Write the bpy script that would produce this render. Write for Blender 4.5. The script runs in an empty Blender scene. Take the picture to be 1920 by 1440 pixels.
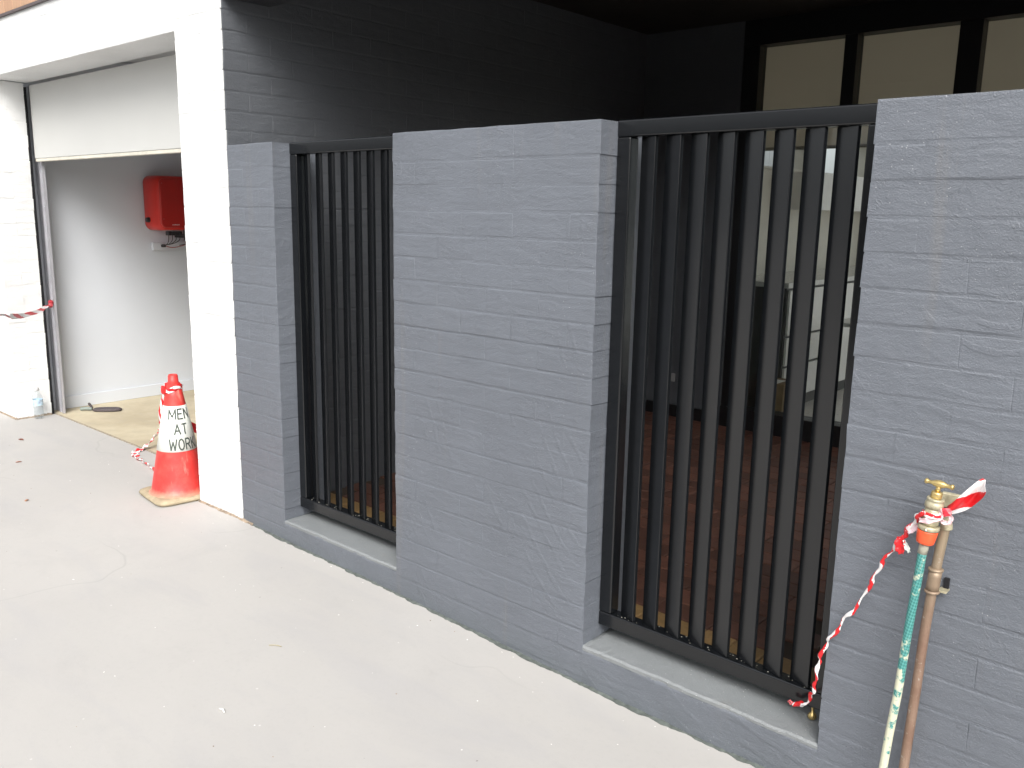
import bpy, bmesh, math, random
from mathutils import Vector, Matrix
R = math.radians
random.seed(7)
C = bpy.context.scene.collection
scn = bpy.context.scene

# ------------------------------------------------------------------ camera
def make_camera():
    cd = bpy.data.cameras.new("camera"); co = bpy.data.objects.new("camera", cd); C.objects.link(co)
    yaw, pit, rol = R(41.32), R(11.18), R(1.0)
    f = Vector((-math.sin(yaw)*math.cos(pit), math.cos(yaw)*math.cos(pit), -math.sin(pit)))
    r0 = f.cross(Vector((0, 0, 1))).normalized(); u0 = r0.cross(f)
    r = r0*math.cos(rol) + u0*math.sin(rol); u = -r0*math.sin(rol) + u0*math.cos(rol)
    m = Matrix(((r.x, u.x, -f.x, 0), (r.y, u.y, -f.y, -2.183), (r.z, u.z, -f.z, 1.591), (0, 0, 0, 1)))
    co.matrix_world = m
    cd.sensor_width = 36; cd.lens = 36*1622.5/1920
    cd.clip_start = 0.05; cd.clip_end = 500
    scn.camera = co
make_camera()

# ------------------------------------------------------------------ light
EXPOSURE = 1.15
SUN_EL, SUN_AZ = R(42), R(138)          # compass-style azimuth of the (veiled) sun
w = bpy.data.worlds.new("World"); scn.world = w; w.use_nodes = True
nt = w.node_tree; nt.nodes.clear()
sky = nt.nodes.new("ShaderNodeTexSky"); sky.sky_type = 'NISHITA'; sky.sun_disc = False
sky.sun_elevation = SUN_EL; sky.sun_rotation = SUN_AZ
sky.air_density = 1.0; sky.dust_density = 6.0; sky.ozone_density = 0.6
hs = nt.nodes.new("ShaderNodeHueSaturation"); hs.inputs['Saturation'].default_value = 0.28
bg = nt.nodes.new("ShaderNodeBackground"); bg.inputs['Strength'].default_value = 0.08
wo = nt.nodes.new("ShaderNodeOutputWorld")
veil = nt.nodes.new("ShaderNodeMix"); veil.data_type = 'RGBA'; veil.blend_type = 'ADD'; veil.inputs[0].default_value = 1   # even high cloud
veil.inputs[7].default_value = (2.3, 2.36, 2.45, 1)
nt.links.new(sky.outputs[0], hs.inputs['Color']); nt.links.new(hs.outputs[0], veil.inputs[6]); nt.links.new(veil.outputs[2], bg.inputs[0]); nt.links.new(bg.outputs[0], wo.inputs[0])
sl = bpy.data.lights.new("sun", 'SUN'); sl.energy = 1.3; sl.angle = R(36); sl.color = (1, .97, .93)
so = bpy.data.objects.new("sun", sl); C.objects.link(so)
sd = Vector((math.sin(SUN_AZ)*math.cos(SUN_EL), math.cos(SUN_AZ)*math.cos(SUN_EL), math.sin(SUN_EL)))
so.rotation_euler = sd.to_track_quat('Z', 'Y').to_euler()
scn.view_settings.view_transform = 'Standard'
try: scn.view_settings.look = 'None'
except Exception: pass
scn.view_settings.exposure = EXPOSURE; scn.view_settings.gamma = 1
scn.view_settings.use_curve_mapping = False
scn.cycles.max_bounces = 10; scn.cycles.diffuse_bounces = 6; scn.cycles.transmission_bounces = 8
scn.cycles.transparent_max_bounces = 12

# ------------------------------------------------------------------ material helpers
class NT:
    def __init__(s, name):
        s.m = bpy.data.materials.new(name); s.m.use_nodes = True; s.t = s.m.node_tree
        s.b = s.t.nodes['Principled BSDF']
        s.geo = s.t.nodes.new('ShaderNodeNewGeometry')
    def n(s, typ, **k):
        nd = s.t.nodes.new(typ)
        for a, v in k.items(): setattr(nd, a, v)
        return nd
    def l(s, a, b): s.t.links.new(a, b)
    def pos(s, scale=(1, 1, 1)):
        mp = s.n('ShaderNodeMapping'); mp.inputs['Scale'].default_value = scale
        s.l(s.geo.outputs['Position'], mp.inputs['Vector']); return mp.outputs[0]
    def noise(s, scale, detail=4, rough=.55, vec=None, dist=0):
        nd = s.n('ShaderNodeTexNoise'); nd.inputs['Scale'].default_value = scale
        nd.inputs['Detail'].default_value = detail; nd.inputs['Roughness'].default_value = rough
        nd.inputs['Distortion'].default_value = dist
        s.l(vec if vec else s.geo.outputs['Position'], nd.inputs['Vector']); return nd.outputs['Fac']
    def ramp(s, fac, stops):
        r = s.n('ShaderNodeValToRGB'); e = r.color_ramp.elements
        while len(e) < len(stops): e.new(.5)
        for i, (p, c) in enumerate(stops):
            e[i].position = p; e[i].color = (*c, 1) if hasattr(c, '__len__') else (c, c, c, 1)
        s.l(fac, r.inputs[0]); return r.outputs[0]
    def mix(s, fac, a, b, mode='MIX'):
        x = s.n('ShaderNodeMix', data_type='RGBA', blend_type=mode)
        for sock, v in ((x.inputs[0], fac), (x.inputs[6], a), (x.inputs[7], b)):
            if hasattr(v, 'node'): s.l(v, sock)
            elif hasattr(v, '__len__'): sock.default_value = (*v, 1)
            else: sock.default_value = v if sock == x.inputs[0] else (v, v, v, 1)
        return x.outputs[2]
    def math(s, op, a, b=0., c=0.):
        x = s.n('ShaderNodeMath', operation=op)
        for i, v in enumerate((a, b, c)):
            if hasattr(v, 'node'): s.l(v, x.inputs[i])
            else: x.inputs[i].default_value = v
        return x.outputs[0]
    def bump(s, h, strength=.3, dist=.002, prev=None):
        b = s.n('ShaderNodeBump'); b.inputs['Strength'].default_value = strength; b.inputs['Distance'].default_value = dist
        s.l(h, b.inputs['Height'])
        if prev: s.l(prev, b.inputs['Normal'])
        return b.outputs[0]
    def set(s, col=None, rough=None, metal=None, normal=None, **k):
        for nm, v in (('Base Color', col), ('Roughness', rough), ('Metallic', metal), ('Normal', normal)):
            if v is None: continue
            if hasattr(v, 'node'): s.l(v, s.b.inputs[nm])
            else: s.b.inputs[nm].default_value = (*v, 1) if hasattr(v, '__len__') else v
        for kk, v in k.items(): s.b.inputs[kk.replace('_', ' ')].default_value = v
        return s.m

def simple(name, col, rough=.5, metal=0, var=.12, vs=14, bump=0, bs=200, **k):
    t = NT(name)
    f = t.noise(vs, 5)
    c = t.mix(t.ramp(f, [(.3, 0), (.7, 1)]), tuple(x*(1-var) for x in col), tuple(min(1, x*(1+var)) for x in col))
    nm = t.bump(t.noise(bs, 3), bump, .001) if bump else None
    rr = t.math('ADD', t.math('MULTIPLY', t.noise(vs*2, 3), .16), rough-.08)
    return t.set(c, rr, metal, nm, **k)

def painted_masonry(name, base, grime=1.0, warm=(.20, .185, .165), tex=1.0, swirl=True):
    t = NT(name)
    big = t.noise(1.7, 4, .6)
    c = t.mix(t.ramp(big, [(.3, 0), (.7, 1)]), tuple(x*.93 for x in base), tuple(x*1.07 for x in base))
    # vertical run marks
    st = t.noise(1, 3, .5, vec=t.pos((9, 9, .7)))
    st2 = t.noise(1, 4, .6, vec=t.pos((26, 26, 1.1)))
    m = t.math('MULTIPLY', t.ramp(st, [(.56, 0), (.68, 1)]), t.ramp(st2, [(.5, 0), (.62, 1)]))
    c = t.mix(t.math('MULTIPLY', m, .20*grime), c, tuple(x*.95 for x in warm))
    # roller stipple and rubbed spots; roller glints painted as pale specks
    fl = t.noise(42, 5, .7)
    c = t.mix(t.math('MULTIPLY', t.ramp(fl, [(.55, 0), (.75, 1)]), .20*grime), c, tuple(x*1.35 for x in base))
    vo = t.n('ShaderNodeTexVoronoi'); vo.inputs['Scale'].default_value = 62; vo.inputs['Randomness'].default_value = 1
    t.l(t.geo.outputs['Position'], vo.inputs['Vector'])
    clus = t.ramp(t.noise(2.2, 3), [(.46, 0), (.7, 1)])
    spk = t.math('MULTIPLY', t.math('LESS_THAN', vo.outputs['Distance'], .085), clus)
    c = t.mix(t.math('MULTIPLY', spk, .55*grime), c, (.62, .62, .62))
    # grime splashed up from the concrete at the foot
    sep = t.n('ShaderNodeSeparateXYZ'); t.l(t.geo.outputs['Position'], sep.inputs[0])
    zz = t.math('ADD', sep.outputs['Z'], t.math('MULTIPLY', t.math('SUBTRACT', t.noise(9, 5, .6), .5), .16))
    foot = t.math('MULTIPLY', t.ramp(zz, [(.03, 1), (.16, 0)]), .40*grime)
    c = t.mix(foot, c, tuple(x*y for x, y in zip(base, (.82, .86, .80))))
    h1 = t.noise(240, 4, .65); h2 = t.noise(60, 5, .65); h3 = t.noise(11, 4, .55, vec=t.pos((.8, .8, 2.4)), dist=.4)
    n1 = t.bump(h1, .62*tex, .0026)
    n2 = t.bump(h2, .45*tex, .0030, n1)
    n3 = t.bump(h3, .5*tex, .009, n2)
    rg = t.noise(13, 3, .5, vec=t.pos((1, 1, 1.6)), dist=1.6)
    ridge = t.ramp(t.math('ABSOLUTE', t.math('SUBTRACT', rg, .5)), [(.0, 1), (.014, 0)])
    ridge = t.math('MULTIPLY', ridge, t.ramp(t.noise(4.3, 3), [(.48, 0), (.6, 1)]))
    n3 = t.bump(ridge, .5*tex, .0022, n3)
    if swirl:
        wv = t.n('ShaderNodeTexWave', wave_type='RINGS', rings_direction='SPHERICAL')
        wv.inputs['Scale'].default_value = 5.5; wv.inputs['Distortion'].default_value = 2.5; wv.inputs['Detail'].default_value = 3
        mp = t.n('ShaderNodeMapping'); mp.inputs['Location'].default_value = (.47, 0, -1.50)
        t.l(t.geo.outputs['Position'], mp.inputs[0]); t.l(mp.outputs[0], wv.inputs['Vector'])
        hh = t.math('MULTIPLY', t.ramp(wv.outputs['Fac'], [(.80, 0), (.94, 1)]), t.ramp(t.noise(3.1, 3), [(.50, 0), (.62, 1)]))
        n3 = t.bump(hh, .35, .0022, n3)
    rr = t.math('ADD', t.math('MULTIPLY', t.noise(20, 3), .2), .36)
    return t.set(c, rr, 0, n3)

GREY = (.123, .136, .158)
M = {}
M['grey'] = painted_masonry('grey_masonry_paint', GREY)
M['sill'] = painted_masonry('grey_sill_paint', (.205, .219, .226), grime=1.8, swirl=False)  # paler than the wall: dust plus sky light put into the colour
M['inner'] = painted_masonry('dark_grey_masonry_paint', (.088, .095, .106), grime=.5, swirl=False)  # wall's own grey made darker, carport shade put into the colour
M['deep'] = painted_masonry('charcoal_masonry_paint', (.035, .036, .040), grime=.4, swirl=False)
M['white'] = painted_masonry('white_masonry_paint', (.72, .73, .73), grime=.35, warm=(.6, .57, .5), swirl=False)
M['plaster'] = simple('white_plaster', (.60, .63, .67), .6, var=.02, vs=3, bump=.06, bs=120)
M['ceiling'] = simple('dark_ceiling_paint', (.03, .026, .023), .7, var=.15, vs=4)
M['black'] = simple('black_powder_coat', (.0046, .0054, .0066), .27, var=.08, vs=5)
_b = M['black'].node_tree; _b.nodes['Principled BSDF'].inputs['Specular IOR Level'].default_value = .62
_b.links.remove(_b.nodes['Principled BSDF'].inputs['Roughness'].links[0]); _b.nodes['Principled BSDF'].inputs['Roughness'].default_value = .21
M['door_black'] = simple('black_door_frame', (.008, .008, .009), .4, var=.1)
M['panel'] = simple('cream_door_panel', (.50, .505, .49), .45, var=.02, vs=3, bump=.1, bs=260)
M['galv'] = simple('galvanised_steel', (.46, .46, .49), .42, metal=.4, var=.08, vs=12)
M['rubber'] = simple('black_rubber', (.018, .018, .02), .9)
M['rubber'].node_tree.nodes['Principled BSDF'].inputs['Specular IOR Level'].default_value = .15
M['red'] = simple('red_enamel', (.42, .017, .012), .34, var=.05)
M['redside'] = simple('red_enamel_side', (.55, .022, .012), .38, var=.05)  # same enamel brightened, daylight on the housing put into the colour
M['pl_black'] = simple('black_plastic', (.018, .018, .02), .45)
M['pl_white'] = simple('white_plastic', (.72, .72, .70), .4, var=.03)
M['brass'] = simple('weathered_brass', (.62, .47, .20), .34, metal=.8, var=.25, vs=60, bump=.15)
M['brassd'] = simple('dull_nickel_brass', (.47, .43, .30), .5, metal=.45, var=.3, vs=70, bump=.2)
M['orange'] = simple('orange_plastic', (.80, .105, .035), .42, var=.1, vs=60)
M['grass'] = simple('grey_plastic', (.38, .37, .30), .6, var=.2, vs=90)
M['tan'] = simple('tan_blind_fabric', (.34, .30, .235), .85, var=.05, vs=20, bump=.2, bs=700)
M['kwall'] = simple('room_wall_paint', (.66, .63, .56), .7, var=.03)
M['kcab'] = simple('white_cabinet_laminate', (.80, .78, .75), .35, var=.02)
M['kdark'] = simple('dark_kickboard', (.06, .06, .055), .5)
M['kbench'] = simple('pale_stone_benchtop', (.62, .61, .58), .25, var=.06, vs=60)
M['kfloor'] = simple('room_floor_tile', (.62, .58, .53), .3, var=.05)
M['bronze'] = simple('brown_cardboard', (.22, .15, .08), .8)
M['flat'] = simple('dark_grey_rubber_sole', (.075, .062, .066), .75, var=.2, vs=80, bump=.4, bs=300)
M['greenish'] = simple('grey_green_plastic', (.20, .24, .22), .5)
M['leaf'] = simple('dry_red_leaf', (.25, .09, .06), .8, var=.3, vs=120)
M['straw'] = simple('pale_dry_grass', (.42, .36, .22), .8)
M['fleck'] = simple('white_paint_fleck', (.75, .74, .72), .7)

def concrete():
    t = NT('pale_concrete')
    a = t.noise(.8, 5, .6); b = t.noise(4.5, 6, .65); c0 = t.noise(60, 4, .7)
    c = t.mix(t.ramp(a, [(.3, 0), (.72, 1)]), (.385, .374, .360), (.425, .413, .394))
    c = t.mix(t.math('MULTIPLY', t.ramp(b, [(.48, 0), (.72, 1)]), .35), c, (.40, .392, .38))
    c = t.mix(t.math('MULTIPLY', t.ramp(c0, [(.52, 0), (.75, 1)]), .16), c, (.29, .28, .275))
    # grey-violet wash marks stretched along the wall
    s = t.noise(1, 4, .6, vec=t.pos((1.6, 5.5, 1)), dist=.6)
    c = t.mix(t.math('MULTIPLY', t.ramp(s, [(.5, 0), (.68, 1)]), .30), c, (.345, .338, .348))
    w2 = t.noise(1, 5, .62, vec=t.pos((.55, 1.3, 1)), dist=1.1)
    c = t.mix(t.math('MULTIPLY', t.ramp(w2, [(.46, 0), (.60, 1)]), .26), c, (.43, .415, .395))
    w3 = t.noise(1, 6, .68, vec=t.pos((2.6, 3.4, 1)), dist=.8)
    c = t.mix(t.math('MULTIPLY', t.ramp(w3, [(.55, 0), (.74, 1)]), .22), c, (.315, .305, .30))
    # hairline cracks: thin bands where a distorted noise crosses its mean
    k = t.noise(.55, 3, .55, vec=t.pos((1, 1.5, 0)), dist=.35)
    crack = t.ramp(t.math('ABSOLUTE', t.math('SUBTRACT', k, .505)), [(.0004, 1), (.0014, 0)])
    crack = t.math('MULTIPLY', crack, t.ramp(t.noise(1.3, 2), [(.52, 0), (.62, 1)]))
    c = t.mix(t.math('MULTIPLY', crack, .22), c, (.18, .175, .17))
    spots = t.n('ShaderNodeTexVoronoi'); spots.inputs['Scale'].default_value = 9
    t.l(t.geo.outputs['Position'], spots.inputs['Vector'])
    c = t.mix(t.math('MULTIPLY', t.math('LESS_THAN', spots.outputs['Distance'], .035), .55), c, (.60, .60, .58))
    sp2 = t.n('ShaderNodeTexVoronoi'); sp2.inputs['Scale'].default_value = 6.3
    t.l(t.pos((1.1, .9, 1)), sp2.inputs['Vector'])
    c = t.mix(t.math('MULTIPLY', t.math('LESS_THAN', sp2.outputs['Distance'], .022), .5), c, (.12, .11, .10))
    nm = t.bump(t.noise(220, 4, .7), .22, .0015); nm = t.bump(t.noise(18, 5, .6), .3, .003, nm); nm = t.bump(crack, -.4, .002, nm)
    return t.set(c, t.math('ADD', t.math('MULTIPLY', b, .2), .62), 0, nm)
M['concrete'] = concrete()

def garage_floor_mat():
    t = NT('dusty_sealed_slab')
    a = t.noise(2.2, 6, .65); b = t.noise(11, 5, .7)
    c = t.mix(t.ramp(a, [(.35, 0), (.65, 1)]), (.40, .34, .235), (.53, .47, .34))
    c = t.mix(t.math('MULTIPLY', t.ramp(b, [(.5, 0), (.7, 1)]), .5), c, (.37, .325, .255))
    return t.set(c, .7, 0, t.bump(b, .2, .002))
M['gfloor'] = garage_floor_mat()

def brickpaver(name, lo, hi):
    t = NT(name)
    oi = t.n('ShaderNodeObjectInfo')
    c = t.mix(oi.outputs['Random'], lo, hi)
    c = t.mix(t.math('MULTIPLY', t.ramp(t.noise(40, 5, .7), [(.4, 0), (.7, 1)]), .5), c, tuple(x*.5 for x in lo))
    return t.set(c, .55, 0, t.bump(t.noise(160, 4), .3, .002))
M['paver'] = brickpaver('red_brown_paver', (.105, .050, .036), (.20, .088, .060))
M['ochre'] = brickpaver('ochre_paver', (.27, .17, .07), (.36, .23, .10))

def timber():
    t = NT('orange_brown_timber')
    oi = t.n('ShaderNodeObjectInfo')
    g = t.noise(1, 5, .6, vec=t.pos((60, 60, 2.5)))
    c = t.mix(oi.outputs['Random'], (.44, .27, .17), (.56, .36, .23))
    c = t.mix(t.math('MULTIPLY', g, .6), c, (.24, .13, .08))
    return t.set(c, .6, 0, t.bump(g, .3, .002))
M['timber'] = timber()

def stripes(name, freq, slant, uvmode=True, jumble=.25):
    t = NT(name); t.b.inputs['Roughness'].default_value = .32
    uv = t.n('ShaderNodeUVMap'); sx = t.n('ShaderNodeSeparateXYZ'); t.l(uv.outputs[0], sx.inputs[0])
    v = t.math('ADD', t.math('MULTIPLY', sx.outputs['X'], freq), t.math('MULTIPLY', sx.outputs['Y'], slant))
    v = t.math('ADD', v, t.math('MULTIPLY', t.noise(38, 3, .6), jumble))
    fr = t.math('FRACT', v)
    c = t.mix(t.math('GREATER_THAN', fr, .5), (.62, .015, .02), (.78, .76, .76))
    t.set(c)
    t.b.inputs['Subsurface Weight'].default_value = 0
    return t.m
M['tape'] = stripes('red_white_barrier_tape', 13, .8)
M['rope'] = stripes('twisted_red_white_tape', 11, .9, True, .9)
M['wide'] = stripes('flat_red_white_tape', 13.5, .5)

def cone_red():
    t = NT('scuffed_red_cone')
    c = t.mix(t.math('MULTIPLY', t.ramp(t.noise(14, 5, .7), [(.45, 0), (.75, 1)]), .35), (.62, .040, .035), (.74, .16, .12))
    c = t.mix(t.math('MULTIPLY', t.ramp(t.noise(1, 4, .6, vec=t.pos((35, 35, 6))), [(.60, 0), (.75, 1)]), .4), c, (.66, .42, .34))
    sep = t.n('ShaderNodeSeparateXYZ'); t.l(t.geo.outputs['Position'], sep.inputs[0])
    z = t.math('ADD', sep.outputs['Z'], t.math('MULTIPLY', t.noise(30, 3), .03))
    c = t.mix(t.ramp(z, [(.118, .7), (.155, 0)]), c, (.48, .36, .24))
    return t.set(c, .45, 0, t.bump(t.noise(90, 3), .1, .001))
M['cone'] = cone_red()
M['sleeve'] = simple('reflective_white_sleeve', (.72, .75, .70), .35, var=.08, vs=30)
M['conebase'] = simple('dusty_cone_base', (.36, .30, .20), .8, var=.2, vs=25, bump=.3)
M['ink'] = simple('grey_black_print', (.055, .07, .06), .6, var=.3, vs=120)

def hose_mat():
    t = NT('paint_splashed_green_hose')
    uv = t.n('ShaderNodeUVMap')
    ch = t.n('ShaderNodeTexChecker'); ch.inputs['Scale'].default_value = 1
    mp = t.n('ShaderNodeMapping'); mp.inputs['Scale'].default_value = (170, 14, 1); mp.inputs['Rotation'].default_value = (0, 0, .6)
    t.l(uv.outputs[0], mp.inputs[0]); t.l(mp.outputs[0], ch.inputs['Vector'])
    c = t.mix(ch.outputs['Fac'], (.03, .17, .16), (.09, .30, .275))
    sep = t.n('ShaderNodeSeparateXYZ'); t.l(t.geo.outputs['Position'], sep.inputs[0])
    bias = t.ramp(sep.outputs['Z'], [(.40, .55), (.62, .05)])
    p = t.math('ADD', t.noise(24, 5, .7), t.math('MULTIPLY', bias, .42))
    c = t.mix(t.ramp(p, [(.60, 0), (.66, 1)]), c, (.56, .56, .42))
    return t.set(c, .55, 0, t.bump(t.noise(120, 3), .2, .001))
M['hose'] = hose_mat()
def copper_mat():
    t = NT('oxidised_copper')
    c = t.mix(t.ramp(t.noise(16, 5, .7), [(.35, 0), (.7, 1)]), (.225, .14, .10), (.31, .215, .16))
    sep = t.n('ShaderNodeSeparateXYZ'); t.l(t.geo.outputs['Position'], sep.inputs[0])
    c = t.mix(t.ramp(sep.outputs['Z'], [(.60, 0), (.85, .55)]), c, (.34, .30, .20))
    c = t.mix(t.math('MULTIPLY', t.ramp(t.noise(70, 4), [(.62, 0), (.7, 1)]), .5), c, (.55, .52, .46))
    return t.set(c, .48, .35, t.bump(t.noise(80, 4), .15, .001))
M['copper'] = copper_mat()

def glass(name, tint=(.93, .96, .95), mix=.9, rough=0.0):
    m = bpy.data.materials.new(name); m.use_nodes = True; t = m.node_tree; t.nodes.clear()
    o = t.nodes.new('ShaderNodeOutputMaterial'); tr = t.nodes.new('ShaderNodeBsdfTransparent'); gl = t.nodes.new('ShaderNodeBsdfGlossy')
    lw = t.nodes.new('ShaderNodeLayerWeight'); pw = t.nodes.new('ShaderNodeMath'); pw.operation = 'POWER'; pw.inputs[1].default_value = 4.5
    fr = t.nodes.new('ShaderNodeMath'); fr.operation = 'MULTIPLY_ADD'; fr.inputs[1].default_value = .7; fr.inputs[2].default_value = .03; fr.use_clamp = True
    t.links.new(lw.outputs['Facing'], pw.inputs[0]); t.links.new(pw.outputs[0], fr.inputs[0]); mx = t.nodes.new('ShaderNodeMixShader')
    tr.inputs[0].default_value = (*tint, 1); gl.inputs['Roughness'].default_value = rough
    t.links.new(fr.outputs[0], mx.inputs[0]); t.links.new(tr.outputs[0], mx.inputs[1]); t.links.new(gl.outputs[0], mx.inputs[2]); t.links.new(mx.outputs[0], o.inputs[0])
    return m
M['glass'] = glass('clear_glass')
M['pet'] = glass('clear_plastic', (.95, .97, .98), rough=.08)

# translucent blind
tb = NT('translucent_tan_blind')
tb.set(tb.mix(tb.ramp(tb.noise(2.0, 4), [(.3, 0), (.7, 1)]), (.52, .485, .42), (.58, .54, .47)), .9, 0, tb.bump(tb.noise(500, 2), .3, .001))
trn = tb.n('ShaderNodeBsdfTranslucent'); trn.inputs[0].default_value = (.68, .635, .56, 1)
mxs = tb.n('ShaderNodeMixShader'); mxs.inputs[0].default_value = .75
outn = [n for n in tb.t.nodes if n.type == 'OUTPUT_MATERIAL'][0]
tb.l(tb.b.outputs[0], mxs.inputs[1]); tb.l(trn.outputs[0], mxs.inputs[2]); tb.l(mxs.outputs[0], outn.inputs[0])
M['blind'] = tb.m

# ------------------------------------------------------------------ object helpers
def tag(o, label=None, cat=None, group=None, kind=None):
    if label: o['label'] = label
    if cat: o['category'] = cat
    if group: o['group'] = group
    if kind: o['kind'] = kind
    return o
def empty(name, loc, label=None, cat=None, group=None, kind=None, rz=0):
    o = bpy.data.objects.new(name, None); C.objects.link(o); o.location = loc; o.rotation_euler[2] = rz
    o.empty_display_size = .05
    return tag(o, label, cat, group, kind)
def link(name, me, parent=None, world=True):
    o = bpy.data.objects.new(name, me); C.objects.link(o)
    if parent:
        o.parent = parent
        if world: o.matrix_parent_inverse = (Matrix.Translation(parent.location) @ Matrix.Rotation(parent.rotation_euler[2], 4, 'Z')).inverted()
    return o
def mesh_from(name, bm, mat, smooth=False):
    me = bpy.data.meshes.new(name); bmesh.ops.recalc_face_normals(bm, faces=bm.faces[:]); bm.to_mesh(me); bm.free()
    me.materials.append(mat)
    if smooth:
        for p in me.polygons: p.use_smooth = True
    return me
def obj(name, bm, mat, parent=None, smooth=False):
    return link(name, mesh_from(name, bm, mat, smooth), parent)
def bx(bm, x0, x1, y0, y1, z0, z1, bev=0, seg=2):
    vs = [bm.verts.new((x, y, z)) for x in (x0, x1) for y in (y0, y1) for z in (z0, z1)]
    f = [(0, 1, 3, 2), (4, 6, 7, 5), (0, 4, 5, 1), (2, 3, 7, 6), (0, 2, 6, 4), (1, 5, 7, 3)]
    fs = [bm.faces.new([vs[i] for i in q]) for q in f]
    if bev:
        es = list({e for ff in fs for e in ff.edges})
        bmesh.ops.bevel(bm, geom=es, offset=bev, segments=seg, affect='EDGES', profile=.5)
    return bm
def box(name, x0, x1, y0, y1, z0, z1, mat, parent=None, bev=0, seg=2):
    o = obj(name, bx(bmesh.new(), x0, x1, y0, y1, z0, z1, bev, seg), mat, parent)
    if seg > 2:
        for p in o.data.polygons: p.use_smooth = True
        o.modifiers.new('wn', 'WEIGHTED_NORMAL')
    return o
def tube_bm(pts, rad, seg=12, bm=None, caps=True):
    bm = bm or bmesh.new(); uvl = bm.loops.layers.uv.verify()
    pts = [Vector(p) for p in pts]; n = len(pts)
    rs = rad if hasattr(rad, '__len__') else [rad]*n
    rings = []; up = None; d = 0; ds = [0]
    for i in range(1, n): d += (pts[i]-pts[i-1]).length; ds.append(d)
    for i, p in enumerate(pts):
        t = (pts[min(i+1, n-1)]-pts[max(i-1, 0)]).normalized()
        if up is None:
            up = t.orthogonal().normalized()
        up = (up - t*up.dot(t)).normalized(); s = t.cross(up)
        rings.append([bm.verts.new(p + (up*math.cos(a)+s*math.sin(a))*rs[i]) for a in [2*math.pi*k/seg for k in range(seg)]])
    for i in range(n-1):
        for k in range(seg):
            k2 = (k+1) % seg
            f = bm.faces.new((rings[i][k], rings[i][k2], rings[i+1][k2], rings[i+1][k])); f.smooth = True
            for lp, (u, v) in zip(f.loops, ((ds[i], k/seg), (ds[i], (k+1)/seg), (ds[i+1], (k+1)/seg), (ds[i+1], k/seg))): lp[uvl].uv = (u, v)
    if caps:
        bm.faces.new(rings[0][::-1]); bm.faces.new(rings[-1])
    return bm
def tube(name, pts, rad, mat, parent=None, seg=12):
    me = bpy.data.meshes.new(name); bm = tube_bm(pts, rad, seg); bm.to_mesh(me); bm.free(); me.materials.append(mat)
    return link(name, me, parent)
def lathe(name, prof, mat, parent=None, c=(0, 0, 0), seg=32):
    bm = bmesh.new(); rings = []
    for r, z in prof:
        if r < 1e-5: rings.append([bm.verts.new((c[0], c[1], c[2]+z))])
        else: rings.append([bm.verts.new((c[0]+r*math.cos(2*math.pi*k/seg), c[1]+r*math.sin(2*math.pi*k/seg), c[2]+z)) for k in range(seg)])
    for a, b in zip(rings, rings[1:]):
        for k in range(seg):
            k2 = (k+1) % seg
            if len(a) == 1 and len(b) == 1: continue
            if len(a) == 1: bm.faces.new((a[0], b[k], b[k2]))
            elif len(b) == 1: bm.faces.new((a[k], a[k2], b[0]))
            else: bm.faces.new((a[k], a[k2], b[k2], b[k]))
    o = obj(name, bm, mat, parent, True)
    return o
def smooth_path(pts, n=6):
    pts = [Vector(p) for p in pts]; out = []
    for i in range(len(pts)-1):
        p0 = pts[max(i-1, 0)]; p1 = pts[i]; p2 = pts[i+1]; p3 = pts[min(i+2, len(pts)-1)]
        for k in range(n):
            t = k/n
            out.append(.5*((2*p1)+(p2-p0)*t+(2*p0-5*p1+4*p2-p3)*t*t+(-p0+3*p1-3*p2+p3)*t**3))
    out.append(pts[-1]); return out
def ribbon(name, pts, width, mat, parent=None, twist=0., normal=(0, 0, 1), n=8, wob=.15, curl=.25, ph=0., u0=0.):
    """a strip of tape with real thickness that turns about its own length"""
    P = smooth_path(pts, n); N = len(P); bm = bmesh.new(); uvl = bm.loops.layers.uv.verify(); rows = []; d = u0; ds = []
    rnd = random.Random(hash(name) % 1000 + int(1000*abs(pts[0][0])))
    for i, p in enumerate(P):
        if i: d += (P[i]-P[i-1]).length
        ds.append(d)
        t = (P[min(i+1, N-1)]-P[max(i-1, 0)]).normalized()
        nn = Vector(normal); nn = (nn - t*nn.dot(t)).normalized(); s = t.cross(nn)
        a = ph + twist*(d-u0) + wob*math.sin(i*1.3)
        s2 = s*math.cos(a)+nn*math.sin(a); n2 = -s*math.sin(a)+nn*math.cos(a)
        wd = (width[min(int(i/(N-1)*(len(width)-1)+.5), len(width)-1)] if hasattr(width, '__len__') else width)*(1+rnd.uniform(-.12, .12))
        rows.append([bm.verts.new(p + s2*wd*(k/4-.5) + n2*wd*curl*math.cos((k/4-.5)*math.pi)) for k in range(5)])
    for i in range(N-1):
        for k in range(4):
            f = bm.faces.new((rows[i][k], rows[i][k+1], rows[i+1][k+1], rows[i+1][k])); f.smooth = True
            for lp, (u, v) in zip(f.loops, ((ds[i], k/4), (ds[i], (k+1)/4), (ds[i+1], (k+1)/4), (ds[i+1], k/4))): lp[uvl].uv = (u, v)
    me = bpy.data.meshes.new(name); bm.to_mesh(me); bm.free(); me.materials.append(mat)
    o = link(name, me, parent)
    md = o.modifiers.new('thick', 'SOLIDIFY'); md.thickness = .0006; md.offset = 0
    return o

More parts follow.
